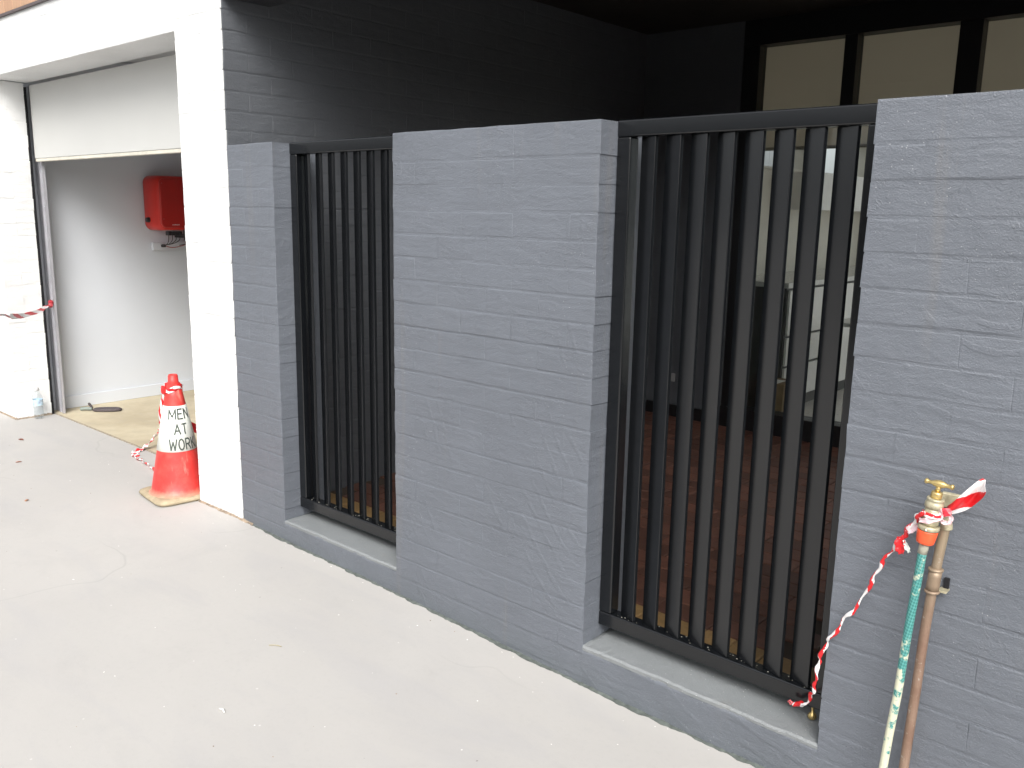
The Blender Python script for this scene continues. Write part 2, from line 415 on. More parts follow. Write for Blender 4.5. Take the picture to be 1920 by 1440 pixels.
# ------------------------------------------------------------------ ground
def gz(x):
    """height of the driveway along the wall"""
    pts = [(-60, .078), (-3.75, .078), (-3.3, .068), (-2.5, .053), (-1.57, .026), (-.9, .020), (60, .020)]
    for (a, za), (b, zb) in zip(pts, pts[1:]):
        if x <= b: return za+(zb-za)*(x-a)/(b-a)
    return .02
bm = bmesh.new()
xs = [-60, -20, -9, -7, -5, -3.75, -3.5, -3.3, -2.9, -2.5, -2, -1.57, -1.2, -.9, 0, 2, 6, 20, 60]
ys = [-60, -20, -8, -4, -2.5, -1.5, -.8, -.3, -.05, .02, .15]
g = [[bm.verts.new((x, y, gz(x))) for y in ys] for x in xs]
for i in range(len(xs)-1):
    for j in range(len(ys)-1): bm.faces.new((g[i][j], g[i+1][j], g[i+1][j+1], g[i][j+1]))
# the driveway carries on to the garage threshold
a = [bm.verts.new((x, y, .078)) for x, y in ((-7.5, .15), (-3.9, .15), (-3.9, .262), (-7.5, .262))]
bm.faces.new(a)
tag(obj('driveway', bm, M['concrete']), 'pale grey concrete driveway in front of the building', 'driveway', kind='structure')
tag(box('ground', -60, 60, .12, 60, -.3, -.12, M['concrete']), 'ground under and behind the building', 'ground', kind='structure')
tag(box('garage_floor', -7.4, -3.92, .265, 6.0, -.02, .080, M['gfloor']), 'dusty yellowish slab inside the garage', 'floor', kind='structure')
gj = bmesh.new(); bx(gj, -6.66, -4.0, .258, .272, .0, .0815)
tag(obj('threshold_joint', gj, simple('threshold_grit', (.30, .26, .2), .9, var=.4, vs=60, bump=.6)), 'gritty joint where slab meets driveway', 'joint', kind='structure')

# ------------------------------------------------------------------ brick making
_cache = {}
def brick_mesh(L, H, D, mat, jit=.0012, ch=.0035, var=0):
    key = (round(L, 3), round(H, 3), round(D, 3), mat.name, var)
    if key in _cache: return _cache[key]
    rnd = random.Random(str(key)); bm = bmesh.new()
    # box, every edge chamfered by hand: three nested layers through the depth
    j = lambda s=1: rnd.uniform(-jit, jit)*s
    rings = []; ns = 8 if L > .4 else 3
    ex = [(j(2.0), j(2.0)) for _ in range(2)]
    for q, (y, ins) in enumerate(((0, ch*1.5), (ch*.32, 0), (D-ch*.4, 0), (D, ch))):
        ring = []
        for sz in (-1, 1):
            for i in (range(ns+1) if sz < 0 else range(ns, -1, -1)):
                x = (2*i/ns-1)*(L/2-ins*.22) + (ex[sz > 0][0 if i == 0 else 1] if i in (0, ns) else 0)
                ring.append(bm.verts.new((x, y+j(.4), sz*(H/2-ins)+j(1.1))))
        rings.append(ring)
    nr = len(rings[0])
    for a, b in zip(rings, rings[1:]):
        for k in range(nr):
            k2 = (k+1) % nr; bm.faces.new((a[k], a[k2], b[k2], b[k]))
    bm.faces.new(rings[0][::-1]); bm.faces.new(rings[-1])
    me = mesh_from('brick', bm, mat); _cache[key] = me
    return me
def courses(z_top, first, n, h=.086):
    out = [(z_top-first, z_top)]; z = z_top-first
    for k in range(n): out.append((z-h, z)); z -= h
    return out
JOINT = .0011
def lay(parent, u0, u1, rows, place, mat, D=.11, bed=.0046, perp=.0004, pitch=.24, skip=None, jit=.0012, off=.0, ends=True, clipz=-9, proud=.0015):
    """lay bricks in courses on a wall; place(u, z) -> (location, rotation z)"""
    rnd = random.Random(int(u0*97)+int(rows[0][1]*31)+int(off*11))
    cnt = 0
    for r, (za, zb) in enumerate(rows):
        if zb < clipz: continue
        u = u0 - (pitch/2 if (r % 2) else 0) + off*(0 if ends else 1)
        segs = []
        pt = pitch*2.5 if (zb-za) > .1 else pitch
        while u < u1-.02:
            a = max(u, u0); b = min(u+pt, u1)
            if b-a > .03: segs.append([a, b])
            u += pt
        for a, b in segs:
            if skip and skip(a, b, za, zb): continue
            if a == segs[0][0]: crs = rnd.uniform(-.0008, .0008); tilt = rnd.uniform(-.009, .009)
            L = b-a; ea = 0 if abs(a-u0) < 1e-6 else perp/2; eb = 0 if abs(b-u1) < 1e-6 else perp/2
            L2 = L-ea-eb; H2 = (zb-za)-bed
            me = brick_mesh(round(L2, 2) if abs(L2-round(L2, 2)) < .004 else L2, H2, D, mat, jit, var=rnd.randrange(5))
            loc, rz = place((a+ea+b-eb)/2, (za+zb)/2)
            o = link('brick', me, parent, True)
            o.location = loc; nrm = crs + rnd.uniform(-proud, proud)*.3
            o.rotation_euler = (tilt+rnd.uniform(-.003, .003), rnd.uniform(-.0015, .0015), rz+rnd.uniform(-.0008, .0008))
            o.location = Vector(loc) + Vector((math.sin(rz)*nrm, -math.cos(rz)*nrm, rnd.uniform(-.0008, .0008)))
            cnt += 1
    return cnt
def front(y=0): return lambda u, z: ((u, y, z), 0.)
def face_px(x): return lambda u, z: ((x, u, z), math.pi/2)      # face looks towards +X

# ------------------------------------------------------------------ the low grey wall
HW, T1 = 1.874, .107
X0, X05, X1, X2, X3, X4 = -3.669, -3.312, -2.529, -1.584, -.776, .78
SILL = .168
wall = empty('low_wall', (-1.5, 0, 0), 'painted grey brick wall with two barred openings beside the white column', 'wall')
rows = courses(HW, T1, 21)
REC = .0012
for (a, b) in ((X0+.001, X05), (X1, X2), (X3, X4)):
    lay(wall, a, b, rows, front(0), M['grey'], clipz=gz(a)-.09)
    box('mortar', a+REC, b-REC, REC, .228, -.1, HW-.004, M['grey'], wall)
for (a, b) in ((X05, X1), (X2, X3)):
    ub = bmesh.new(); rnd = random.Random(int(a*7)); NX = 30; ug = []
    for i in range(NX+1):
        x = a-.002+(b-a+.004)*i/NX
        ug.append([ub.verts.new((x, .0005+rnd.uniform(-.0012, .0012)+(.001*math.sin(i*.5+k)), z)) for k, z in enumerate((-.09, .0, .04, .075, .11, SILL-.026, SILL-.012))] + [ub.verts.new((x, .03, SILL-.010)), ub.verts.new((x, .2, SILL-.010))])
    for i in range(NX):
        for k in range(8):
            f = ub.faces.new((ug[i][k], ug[i+1][k], ug[i+1][k+1], ug[i][k+1])); f.smooth = True
    obj('upstand', ub, M['grey'], wall)
    # hand-floated sill with an uneven arris
    bm = bmesh.new(); rnd = random.Random(int(a*10)); NX = 44; prof = [(.0012, -.016), (.0006, -.006), (.006, .0), (.05, .0015), (.12, .002), (.226, .003), (.228, -.03)]
    g = []
    for i in range(NX+1):
        x = a-.001+(b-a+.002)*i/NX; wob = rnd.uniform(-.0016, .0016)+.0010*math.sin(i*.5)
        g.append([bm.verts.new((x, y+(wob*.7-.002 if k < 3 else 0), SILL+z+(wob*.5 if k in (1, 2) else 0)+(.0015*math.sin(i*.12) if k else 0))) for k, (y, z) in enumerate(prof)])
    for i in range(NX):
        for k in range(len(prof)-1):
            f = bm.faces.new((g[i][k], g[i+1][k], g[i+1][k+1], g[i][k+1])); f.smooth = k > 2
    bm.faces.new(g[0]); bm.faces.new(g[-1][::-1])
    obj('sill', bm, M['sill'], wall)

def fillet(name, x0, x1, mat, w0, w1, parent=None, y=0., h=.006, seed=3, step=.012):
    rnd = random.Random(seed); bm = bmesh.new(); g = []; n = int((x1-x0)/step); v = 0
    for i in range(n+1):
        x = x0+(x1-x0)*i/n; v = .75*v + rnd.uniform(-1, 1)*.5
        wd = max(.002, (w0+w1)/2+(w1-w0)/2*max(-1, min(1, v)))
        z = gz(x)
        g.append([bm.verts.new((x, y+.004, z+h+rnd.uniform(-.002, .003))), bm.verts.new((x, y-wd*.5, z+h*.45)), bm.verts.new((x+rnd.uniform(-.003, .003), y-wd, z+.0006)), bm.verts.new((x, y-wd, z-.01))])
    for i in range(n):
        for k in range(3): bm.faces.new((g[i][k], g[i+1][k], g[i+1][k+1], g[i][k+1]))
    return obj(name, bm, mat, parent)
M['foot'] = simple('grimy_mortar', (.085, .098, .090), .9, var=.35, vs=50, bump=.8, bs=90)
M['rust'] = simple('brown_bare_brick', (.27, .215, .16), .9, var=.45, vs=45, bump=.8, bs=90)
fillet('mortar_edge', -3.60, X4, M['foot'], .002, .019, wall)

# ------------------------------------------------------------------ carport side wall, ceiling, back wall
side = empty('carport_side_wall', (-3.8, 1.7, 0), 'grey painted brick wall darkened for shade, running back into the carport', 'wall')
rows_s = courses(1.766+.086*13, .086, 32)
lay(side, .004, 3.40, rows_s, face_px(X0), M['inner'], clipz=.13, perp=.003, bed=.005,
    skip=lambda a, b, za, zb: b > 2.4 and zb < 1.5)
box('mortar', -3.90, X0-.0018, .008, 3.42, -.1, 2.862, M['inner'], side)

tag(box('carport_ceiling', -3.95, 3.2, -.02, 3.7, 2.87, 2.95, M['ceiling']), 'dark ceiling over the carport', 'ceiling', kind='structure')
fb = empty('front_beam', (-1, 0, 2.6), 'unseen dark beam over the carport opening, set low to shade the side wall', 'beam')
box('beam_casing', X0+.002, 3.2, .0, .25, 2.515, 2.868, M['deep'], fb)  # out of view; underside lowered to cut sky light on the side wall
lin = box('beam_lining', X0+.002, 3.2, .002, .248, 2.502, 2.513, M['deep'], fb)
cw = empty('carport_right_wall', (3, 1.7, 0), 'painted brick side wall at the far right end of the carport', 'wall')
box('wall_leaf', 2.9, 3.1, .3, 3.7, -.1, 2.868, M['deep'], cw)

back = empty('carport_back_wall', (-3.2, 3.4, 0), 'smooth dark wall left of the glass sliding doors', 'wall')
box('wall_leaf', X0-.002, -2.90, 3.40, 3.60, -.1, 2.868, M['inner'], back)
box('skirting', X0, -2.90, 3.385, 3.3985, .11, .20, M['door_black'], back)
ol = empty('wall_socket', (-3.30, 3.395, .405), 'small grey socket low on the dark back wall', 'socket')
box('socket_plate', -3.312, -3.283, 3.384, 3.399, .375, .435, simple('grey_socket', (.3, .3, .3), .5), ol, .003)

# ------------------------------------------------------------------ carport floor pavers
floor = empty('carport_floor', (-2.2, 1.8, .1), 'red brown brick paving behind the gates with an ochre border row', 'floor', kind='structure')
box('bedding', X0, 2.9, .232, 3.40, -.1, .103, simple('joint_sand', (.06, .045, .035), .9), floor)
def pav(mat, L, W, v):
    rnd = random.Random(v*7+3); bm = bmesh.new(); bx(bm, -W/2+.002, W/2-.002, -L/2+.002, L/2-.002, -.03, 0)
    for vv in bm.verts: vv.co += Vector((rnd.uniform(-.001, .001), rnd.uniform(-.001, .001), 0))
    top = [e for e in bm.edges if all(abs(q.co.z) < 1e-4 for q in e.verts)]
    bmesh.ops.bevel(bm, geom=top, offset=.003, segments=1, affect='EDGES')
    return mesh_from('paver', bm, mat)
PV = [pav(M['paver'], .118, .238, v) for v in range(3)]; PO = [pav(M['ochre'], .16, .118, v) for v in range(2)]
x = X0+.06
rnd = random.Random(5)
while x < -.2:
    o = link('paver', PV[rnd.randrange(3)], floor); o.location = (x+.06, .28, .112) if int(x*100) % 2 else (x, .28, .112)
    o.rotation_euler[2] = math.pi/2; o.scale = (.5, .97, 1)
    o = link('paver', PO[rnd.randrange(2)], floor); o.location = (x, .422, .112+rnd.uniform(-.001, .001)); x += .12
spots = []
for r in range(25):
    y = .505+.06+r*.12
    if y > 3.38: break
    x = X0 + (.12 if r % 2 else .0)
    while x < -1.05 + .0:
        # only floor that can be seen between the gate blades is laid brick by brick
        spots.append((x, y)); x += .24
spots = [s for s in spots if s[0] > X0+.02]
spots.sort(key=lambda s: math.hypot(s[0], s[1]+2.18))
for i, (x, y) in enumerate(spots[:255]):
    o = link('paver', PV[rnd.randrange(3)], floor); o.location = (x, y, .112+rnd.uniform(-.0012, .0012))
bm = bmesh.new()
rest = spots[255:]
for x, y in rest: bx(bm, x-.117, x+.117, y-.057, y+.057, .09, .112)
for r in range(25):
    y = .565+r*.12
    if y > 3.38: break
    x = -1.05+.12
    while x < 2.8: bx(bm, x+.003, x+.237, y-.057, y+.057, .09, .1115); x += .24
po = obj('distant_pavers', bm, M['paver'], floor); po['kind'] = 'stuff'

# ------------------------------------------------------------------ slatted gates
def gate(xa, xb, first, nblade, label):
    t = empty('slatted_gate', ((xa+xb)/2, .11, .215), label, 'gate', 'black louvred metal gates in the grey wall')
    z0, z1, yf, w_, d_ = .216, 1.874, .085, .050, .050
    bev = .0055
    box('top_rail', xa+.001, xb-.001, yf, yf+d_, z1-w_, z1, M['black'], t, bev, 4)
    box('bottom_rail', xa+.001, xb-.001, yf, yf+d_, z0, z0+w_, M['black'], t, bev, 4)
    box('stile', xa+.001, xa+w_, yf+.0012, yf+d_-.0012, z0+w_, z1-w_, M['black'], t, bev, 4)
    box('stile', xb-w_, xb-.001, yf+.0012, yf+d_-.0012, z0+w_, z1-w_, M['black'], t, bev, 4)
    bm = bmesh.new(); Lb, wb = .069, .012
    bx(bm, -Lb, 0, 0, wb, 0, z1-z0-2*w_-.001, .0016, 2)
    me = mesh_from('blade', bm, M['black'])
    for k in range(nblade):
        o = link('blade', me, t)
        o.location = (first+k*.0855, yf+.006, z0+w_+.0005)
        # a blade runs from its near edge back and to the left, 21 degrees off the gate plane
        o.rotation_euler = (0, 0, -R(21)+random.uniform(-.012, .012))
    return t
gR = gate(X2, X3, -1.449, 8, 'black louvred gate nearest the brass tap, in the right opening')
gL = gate(X05, X1, -3.185, 8, 'black louvred gate in the narrow opening next to the white column')
db = lathe('drop_foot', [(0, 0), (.010, .001), (.013, .008), (.010, .016), (.004, .02), (.004, .046)], M['brass'], gR, (-.835, .105, .172), 16)
# grit lying on the bottom rails
for gt, xa, xb in ((gR, X2, X3), (gL, X05, X1)):
    bm = bmesh.new(); rnd = random.Random(int(xa*10))
    for k in range(45):
        x = rnd.uniform(xa+.06, xb-.06); y = rnd.uniform(.092, .130); s = rnd.uniform(.0006, .0020)
        bmesh.ops.create_icosphere(bm, subdivisions=1, radius=s, matrix=Matrix.Translation((x, y, .2665+s*.3)) @ Matrix.Diagonal((1.3, 1, .6, 1)))
    o = obj('grit', bm, simple('pale_grit', (.32, .31, .27), .8, var=.4, vs=200), gt); o['kind'] = 'stuff'

# ------------------------------------------------------------------ sliding doors, blinds and the room behind
YB = 3.44
sd_ = empty('sliding_door', (-1.5, YB, .11), 'black framed glass sliding doors at the back of the carport', 'door')
box('head', -2.90, 2.9, YB-.04, YB+.08, 2.705, 2.868, M['door_black'], sd_, .003)
box('threshold', -2.90, 2.9, YB-.06, YB+.08, .10, .255, M['door_black'], sd_, .003)
mul = [(-2.90, -2.785), (-2.223, -2.144), (-1.567, -1.445), (-.86, -.78), (-.19, -.08), (.52, .60), (1.2, 1.3), (1.95, 2.03), (2.7, 2.9)]
for a, b in mul: box('mullion', a, b, YB-.035, YB+.07, .2555, 2.7045, M['door_black'], sd_, .003)
for (a, b), (c, d) in zip(mul, mul[1:]): box('glass_pane', b+.001, c-.001, YB+.02, YB+.026, .2556, 2.7044, M['glass'], sd_)
for i, ((a, b), (c, d)) in enumerate(zip(mul[:3], mul[1:4])):
    words = ['leftmost tan roller blind, above the black louvred gate', 'middle tan roller blind, between the two door mullions', 'tan roller blind at the right edge, over the grey wall'][i]
    bl = empty('roller_blind', ((b+c)/2, YB+.12, 2.7), words, 'blind', 'roller blinds inside the sliding doors')
    zb_ = 2.06
    bm = bmesh.new(); bx(bm, b-.05, c+.05, YB+.118, YB+.120, zb_, 2.72); obj('blind_fabric', bm, M['blind'], bl)
    box('hem_bar', b-.05, c+.05, YB+.112, YB+.126, zb_-.022, zb_, M['tan'], bl, .003)
rm = empty('kitchen_wall', (-3.4, 5.5, 0), 'beige kitchen wall with a long high window behind the glass doors', 'wall')
box('wall_leaf', -3.45, -3.3, 3.62, 7.0, 0, 2.0, M['kwall'], rm)
box('wall_leaf', -3.45, -3.3, 3.62, 7.0, 2.32, 2.9, M['kwall'], rm)
box('wall_leaf', -3.45, -3.3, 3.62, 4.45, 2.0, 2.32, M['kwall'], rm)
box('wall_leaf', -3.45, -3.3, 5.45, 5.62, 2.0, 2.32, M['kwall'], rm)
box('window_reveal', -3.44, -3.31, 5.62, 5.65, 2.0, 2.32, M['bronze'], rm)
box('window_sill', -3.46, -3.27, 4.45, 7.0, 1.985, 2.003, M['kwall'], rm)
rb = empty('kitchen_back_wall', (0, 7, 0), 'unseen far kitchen wall, opened wide to let daylight onto the blinds', 'wall')  # wide opening added out of view to light the room and blinds
box('wall_leaf', -3.45, 2.2, 7.0, 7.15, 0, .3, M['kwall'], rb)
box('wall_leaf', -3.45, -3.0, 7.0, 7.15, .3, 2.9, M['kwall'], rb)
box('wall_leaf', 2.0, 2.2, 7.0, 7.15, .3, 2.9, M['kwall'], rb)
rw = empty('kitchen_right_wall', (2.1, 5, 0), 'low wall and post at the right end of the kitchen', 'wall')  # rest of this side left open so daylight reaches the blinds
box('wall_leaf', 2.1, 2.25, 3.62, 7.0, 0, .3, M['kwall'], rw)
box('wall_leaf', 2.1, 2.25, 3.62, 3.9, .3, 2.9, M['kwall'], rw)
tag(box('kitchen_floor', -3.45, 3.2, 3.53, 7.1, -.05, .115, M['kfloor']), 'pale tiled kitchen floor', 'floor', kind='structure')
tag(box('kitchen_ceiling', -3.45, 3.25, 3.53, 7.15, 2.9, 2.98, M['kcab']), 'pale kitchen ceiling', 'ceiling', kind='structure')
kb = empty('kitchen_bench', (-2.97, 5, .115), 'white kitchen bench with drawers behind the glass doors', 'kitchen bench')
box('kickboard', -3.25, -2.76, 4.0, 6.9, .116, .22, M['kdark'], kb)
box('carcass', -3.298, -2.725, 3.98, 6.95, .22, 1.08, M['kdark'], kb)
box('benchtop', -3.30, -2.69, 3.93, 6.98, 1.081, 1.12, M['kbench'], kb, .003)
for i in range(4):
    y = 4.0+i*.65
    if i % 2 == 0: hs_ = [(.225, .47), (.49, .70), (.72, 1.06)]
    else: hs_ = [(.225, .70), (.76, 1.06)]
    for a, b in hs_: box('drawer_front', -2.723, -2.705, y+.004, y+.642, a, b, M['kcab'], kb, .002)
up = empty('wall_cupboard', (-3.15, 6, 1.5), 'beige wall cupboard over the kitchen bench under the high window', 'cupboard')
box('cupboard_body', -3.298, -3.02, 4.95, 6.9, 1.66, 1.97, M['kcab'], up, .003)
# a pale trestle near the glass
tr = empty('side_table', (-2.1, 4.4, .115), 'pale framed table just inside the glass doors', 'table')
box('table_top', -2.42, -1.5, 4.1, 4.7, .82, .85, M['kcab'], tr, .004)
for xx in (-2.38, -1.55):
    for yy in (4.14, 4.66): box('leg', xx-.018, xx+.018, yy-.018, yy+.018, .116, .8195, M['kcab'], tr, .003)
bxo = empty('brown_box', (-2.62, 3.75, .115), 'brown carton on the floor behind the first glass door', 'carton')
box('carton_body', -2.75, -2.55, 3.66, 3.90, .117, .42, M['bronze'], bxo, .004); box('carton_flap', -2.745, -2.60, 3.65, 3.80, .421, .424, M['kcab'], bxo)

# ------------------------------------------------------------------ white column, beam, pier, cladding
XC0 = -4.085
col = empty('white_column', (-3.88, 0, .08), 'white painted brick column between the garage door and the grey wall', 'column')
rows_c = courses(1.766+.086*16, .086, 40)
lay(col, XC0, X0-.007, rows_c, front(-.001), M['white'], clipz=.05, D=.11)
box('mortar', XC0+.0012, X0-.012, .0005, .26, -.1, 3.1, M['white'], col)
fillet('bare_brick_edge', XC0-.004, -3.58, M['rust'], .003, .014, col, y=-.001, h=.012, seed=9, step=.009)
ZB = 2.408
beam = empty('white_lintel_beam', (-5.4, 0, 2.4), 'white painted brick beam over the garage door', 'beam')
rows_b = courses(2.735, .069, 3)
rows_b = [(2.408, 2.494), (2.494, 2.580), (2.580, 2.666), (2.666, 2.735)]
lay(beam, -9.0, XC0, rows_b, front(0), M['white'])
box('mortar', -9.0, XC0-.002, .0012, .262, ZB+.001, 2.737, M['white'], beam)
XP = -6.63
pier = empty('white_brick_pier', (-7.5, 0, .08), 'white painted brick pier on the left side of the garage opening', 'pier')
rows_p = courses(2.406, .086, 27)
lay(pier, -8.07, XP, rows_p, front(0), M['white'], clipz=.05, D=.115)
lay(pier, .118, .236, rows_p, lambda u, z: ((XP, u, z), math.pi/2), M['white'], clipz=.05, D=.115)
box('mortar', -9.0, XP-.0012, .0012, .235, -.1, 2.405, M['white'], pier)
fillet('bare_brick_edge', -7.3, XP+.004, M['rust'], .003, .012, pier, h=.014, seed=11, step=.01)
bm = bmesh.new(); rnd = random.Random(2); g = []
for i in range(26):
    y = -.004+.24*i/25
    g.append([bm.verts.new((XP-.003, y, .078+.014+rnd.uniform(-.004, .008))), bm.verts.new((XP+.005, y, .085)), bm.verts.new((XP+rnd.uniform(.006, .013), y, .0785)), bm.verts.new((XP, y, .07))])
for i in range(25):
    for k in range(3): bm.faces.new((g[i][k], g[i+1][k], g[i+1][k+1], g[i][k+1]))
obj('bare_brick_edge', bm, M['rust'], pier)
clad = empty('timber_cladding', (-6, -.01, 2.75), 'vertical orange brown timber boards above the white beam', 'cladding')
box('flashing', -9.0, -4.2, -.018, .04, 2.7375, 2.750, simple('dark_flashing', (.09, .07, .07), .5), clad)
box('backing', -9.0, XC0-.1, .012, .2, 2.751, 3.7, M['rubber'], clad)
bmt = bmesh.new(); bx(bmt, -.0635, .0635, -.012, .010, 0, .95, .002, 1); mb = mesh_from('board', bmt, M['timber'])
for k in range(30):
    o = link('board', mb, clad); o.location = (-8.2+k*.133, 0, 2.752)

# ------------------------------------------------------------------ garage interior
gs = empty('garage_side_wall', (-6.8, 2, .08), 'smooth white garage wall that carries the red inverter', 'wall')
box('wall_leaf', -6.90, -6.75, .236, 6.0, -.1, 2.65, M['plaster'], gs)
box('skirting', -6.749, -6.735, .36, 6.0, .081, .172, M['plaster'], gs, .002)
gb = empty('garage_back_wall', (-5.3, 6, .08), 'white wall at the far end of the garage', 'wall')
box('wall_leaf', -6.90, -3.9, 6.001, 6.15, -.1, 2.65, M['plaster'], gb)
gr_ = empty('garage_right_wall', (-3.95, 3, .08), 'white inner face of the wall between garage and carport', 'wall')
box('wall_leaf', -4.0, -3.903, .342, 6.0, -.1, 2.65, M['plaster'], gr_)
tag(box('garage_ceiling', -6.90, -3.9, .346, 6.15, 2.66, 2.75, M['plaster']), 'white garage ceiling', 'ceiling', kind='structure')

# garage door: a lifted white panel
gd = empty('garage_door', (-5.3, .28, 1.88), 'cream panel garage door stopped partly open', 'garage door')
box('door_panel', -6.60, -3.96, .262, .298, 1.905, 2.390, M['panel'], gd, .003)
box('bottom_seal', -6.60, -3.96, .265, .296, 1.884, 1.9045, simple('cream_seal', (.60, .58, .50), .5), gd, .003)
box('top_rail', -6.62, -3.96, .264, .33, 2.394, 2.47, M['rubber'], gd)
lathe('bolt_cap', [(0, 0), (.013, .001), (.016, .004), (.016, .009)], M['galv'], gd, (0, 0, 0), 20)
bc = gd.children[-1]; bc.matrix_parent_inverse = Matrix.Identity(4); bc.rotation_euler = (-math.pi/2, 0, 0); bc.location = Vector((-6.56, .252, 1.935))-gd.location
tk = empty('door_track', (-6.66, .3, .08), 'galvanised steel track beside the white pier, guiding the garage door', 'door track')
bm = bmesh.new()
bx(bm, -6.745, -6.585, .312, .316, .082, 2.40)           # plate seen face on
bx(bm, -6.603, -6.586, .300, .312, .082, 2.40); bx(bm, -6.652, -6.640, .300, .312, .082, 2.40)           # folded lip
obj('track_channel', bm, M['galv'], tk)
box('side_seal', -6.655, -6.634, .240, .256, .08, 2.38, M['rubber'], tk)
box('track_stop', -6.747, -6.70, .318, .345, .08, 2.40, M['rubber'], tk)
for zz in (.42, 1.05, 1.55): box('bracket', -6.636, -6.608, .3075, .3115, zz, zz+.05, M['galv'], tk, .001)
for zz in (.445, 1.575):
    b = bmesh.new(); bmesh.ops.create_uvsphere(b, u_segments=10, v_segments=6, radius=.007, matrix=Matrix.Translation((-6.62, .306, zz))); obj('bolt', b, M['galv'], tk, True)

# red inverter
inv = empty('solar_inverter', (-6.68, 1.3, 1.62), 'red wall mounted inverter box hanging on the white garage wall', 'inverter')
yI0, yI1, zI0, zI1 = 1.075, 1.56, 1.410, 1.828
bm = bmesh.new()
# rounded body: outline in the wall plane, extruded towards +X
def rounded(y0, y1, z0, z1, r, n=7):
    o = []
    for cy, cz, a0 in ((y1-r, z1-r, 0), (y0+r, z1-r, 90), (y0+r, z0+r, 180), (y1-r, z0+r, 270)):
        for k in range(n): a = R(a0+90*k/(n-1)); o.append((cy+r*math.cos(a), cz+r*math.sin(a)))
    return o
def slab(bm, layers):
    rings = [[bm.verts.new((x, y, z)) for y, z in pts] for x, pts in layers]
    n = len(rings[0])
    for a, b in zip(rings, rings[1:]):
        for k in range(n): bm.faces.new((a[k], a[(k+1) % n], b[(k+1) % n], b[k])).smooth = True
    bm.faces.new(rings[0][::-1]); bm.faces.new(rings[-1])
slab(bm, [(-6.735, rounded(yI0+.012, yI1-.01, zI0+.01, zI1-.01, .05)), (-6.715, rounded(yI0, yI1, zI0, zI1, .055)), (-6.600, rounded(yI0+.002, yI1, zI0, zI1, .055)), (-6.535, rounded(yI0+.018, yI1-.01, zI0+.006, zI1-.006, .05)), (-6.522, rounded(yI0+.032, yI1-.02, zI0+.016, zI1-.016, .042))])
obj('housing', bm, M['redside'], inv)
bm = bmesh.new(); slab(bm, [(-6.523, rounded(yI0+.030, yI1-.026, zI0+.022, zI1-.022, .04)), (-6.514, rounded(yI0+.030, yI1-.026, zI0+.022, zI1-.022, .04)), (-6.510, rounded(yI0+.036, yI1-.032, zI0+.028, zI1-.028, .036))])
obj('front_cover', bm, M['red'], inv)
bm = bmesh.new()
rnd = random.Random(4); y = yI0+.115
for k in range(8):
    wl = rnd.uniform(.0045, .0065); bx(bm, -6.5098, -6.5085, y, y+wl, 1.4520, 1.4520+rnd.uniform(.005, .008)); y += wl+.0022
obj('maker_mark', bm, M['pl_white'], inv)
for i in range(2):
    s = bmesh.new(); bmesh.ops.create_uvsphere(s, u_segments=8, v_segments=5, radius=.004, matrix=Matrix.Translation((-6.513, yI0+.05, 1.50+.27*i))); obj('screw', s, M['galv'], inv, True)
sw = bmesh.new(); bmesh.ops.create_cone(sw, cap_ends=True, segments=20, radius1=.021, radius2=.017, depth=.03, matrix=Matrix.Translation((-6.65, yI0-.008, 1.49)) @ Matrix.Rotation(math.pi/2, 4, 'X'))
obj('isolator_switch', sw, M['pl_black'], inv)
for i in range(4): box('cable_gland', -6.60, -6.55, yI0+.10+.030*i, yI0+.126+.030*i, 1.372, 1.404, M['pl_black'], inv, .004)
for i in range(4):
    yy = yI0+.113+.03*i; tube('cable', smooth_path([(-6.575, yy, 1.374), (-6.58, yy, 1.335), (-6.63, yy*.5+.5*(yI0+.14), 1.305), (-6.70, yI0+.135, 1.292)], 5), .0028, M['pl_black'], inv, 8)
lathe('cable_plug', [(0, 0), (.016, .001), (.019, .008), (.019, .018), (.012, .024), (0, .025)], M['pl_black'], inv, (-6.70, yI0+.13, 1.275), 16)
box('conduit_joint', -6.60, -6.54, yI0+.245, yI0+.285, 1.36, 1.404, M['pl_black'], inv, .006)
tube('cable', smooth_path([(-6.57, yI0+.265, 1.36), (-6.58, yI0+.265, 1.31), (-6.67, yI0+.25, 1.29)], 5), .004, M['pl_black'], inv, 8)
tube('cable', smooth_path([(-6.69, yI0+.14, 1.288), (-6.70, yI0+.20, 1.272), (-6.70, yI0+.29, 1.285), (-6.69, yI0+.34, 1.31)], 6), .003, simple('thin_red_wire', (.3, .03, .03), .5), inv, 8)
du = empty('cable_duct', (-6.74, 1.4, 1.28), 'white cable duct on the garage wall just under the red inverter', 'cable duct')
box('duct_body', -6.749, -6.722, yI0+.055, yI0+.62, 1.250, 1.312, M['plaster'], du, .003)
ct = empty('black_conduit_box', (-6.7, 1.50, 1.4), 'black isolator box at the right end of the inverter', 'isolator')
box('isolator_bracket', -6.748, -6.561, yI0+.25, yI0+.28, 1.35, 1.38, M['pl_black'], ct, .003)
box('isolator_body', -6.56, -6.47, yI0+.225, yI0+.30, 1.33, 1.470, M['pl_black'], ct, .006); box('isolator_lid', -6.469, -6.462, yI0+.23, yI0+.295, 1.34, 1.46, M['pl_black'], ct, .003)
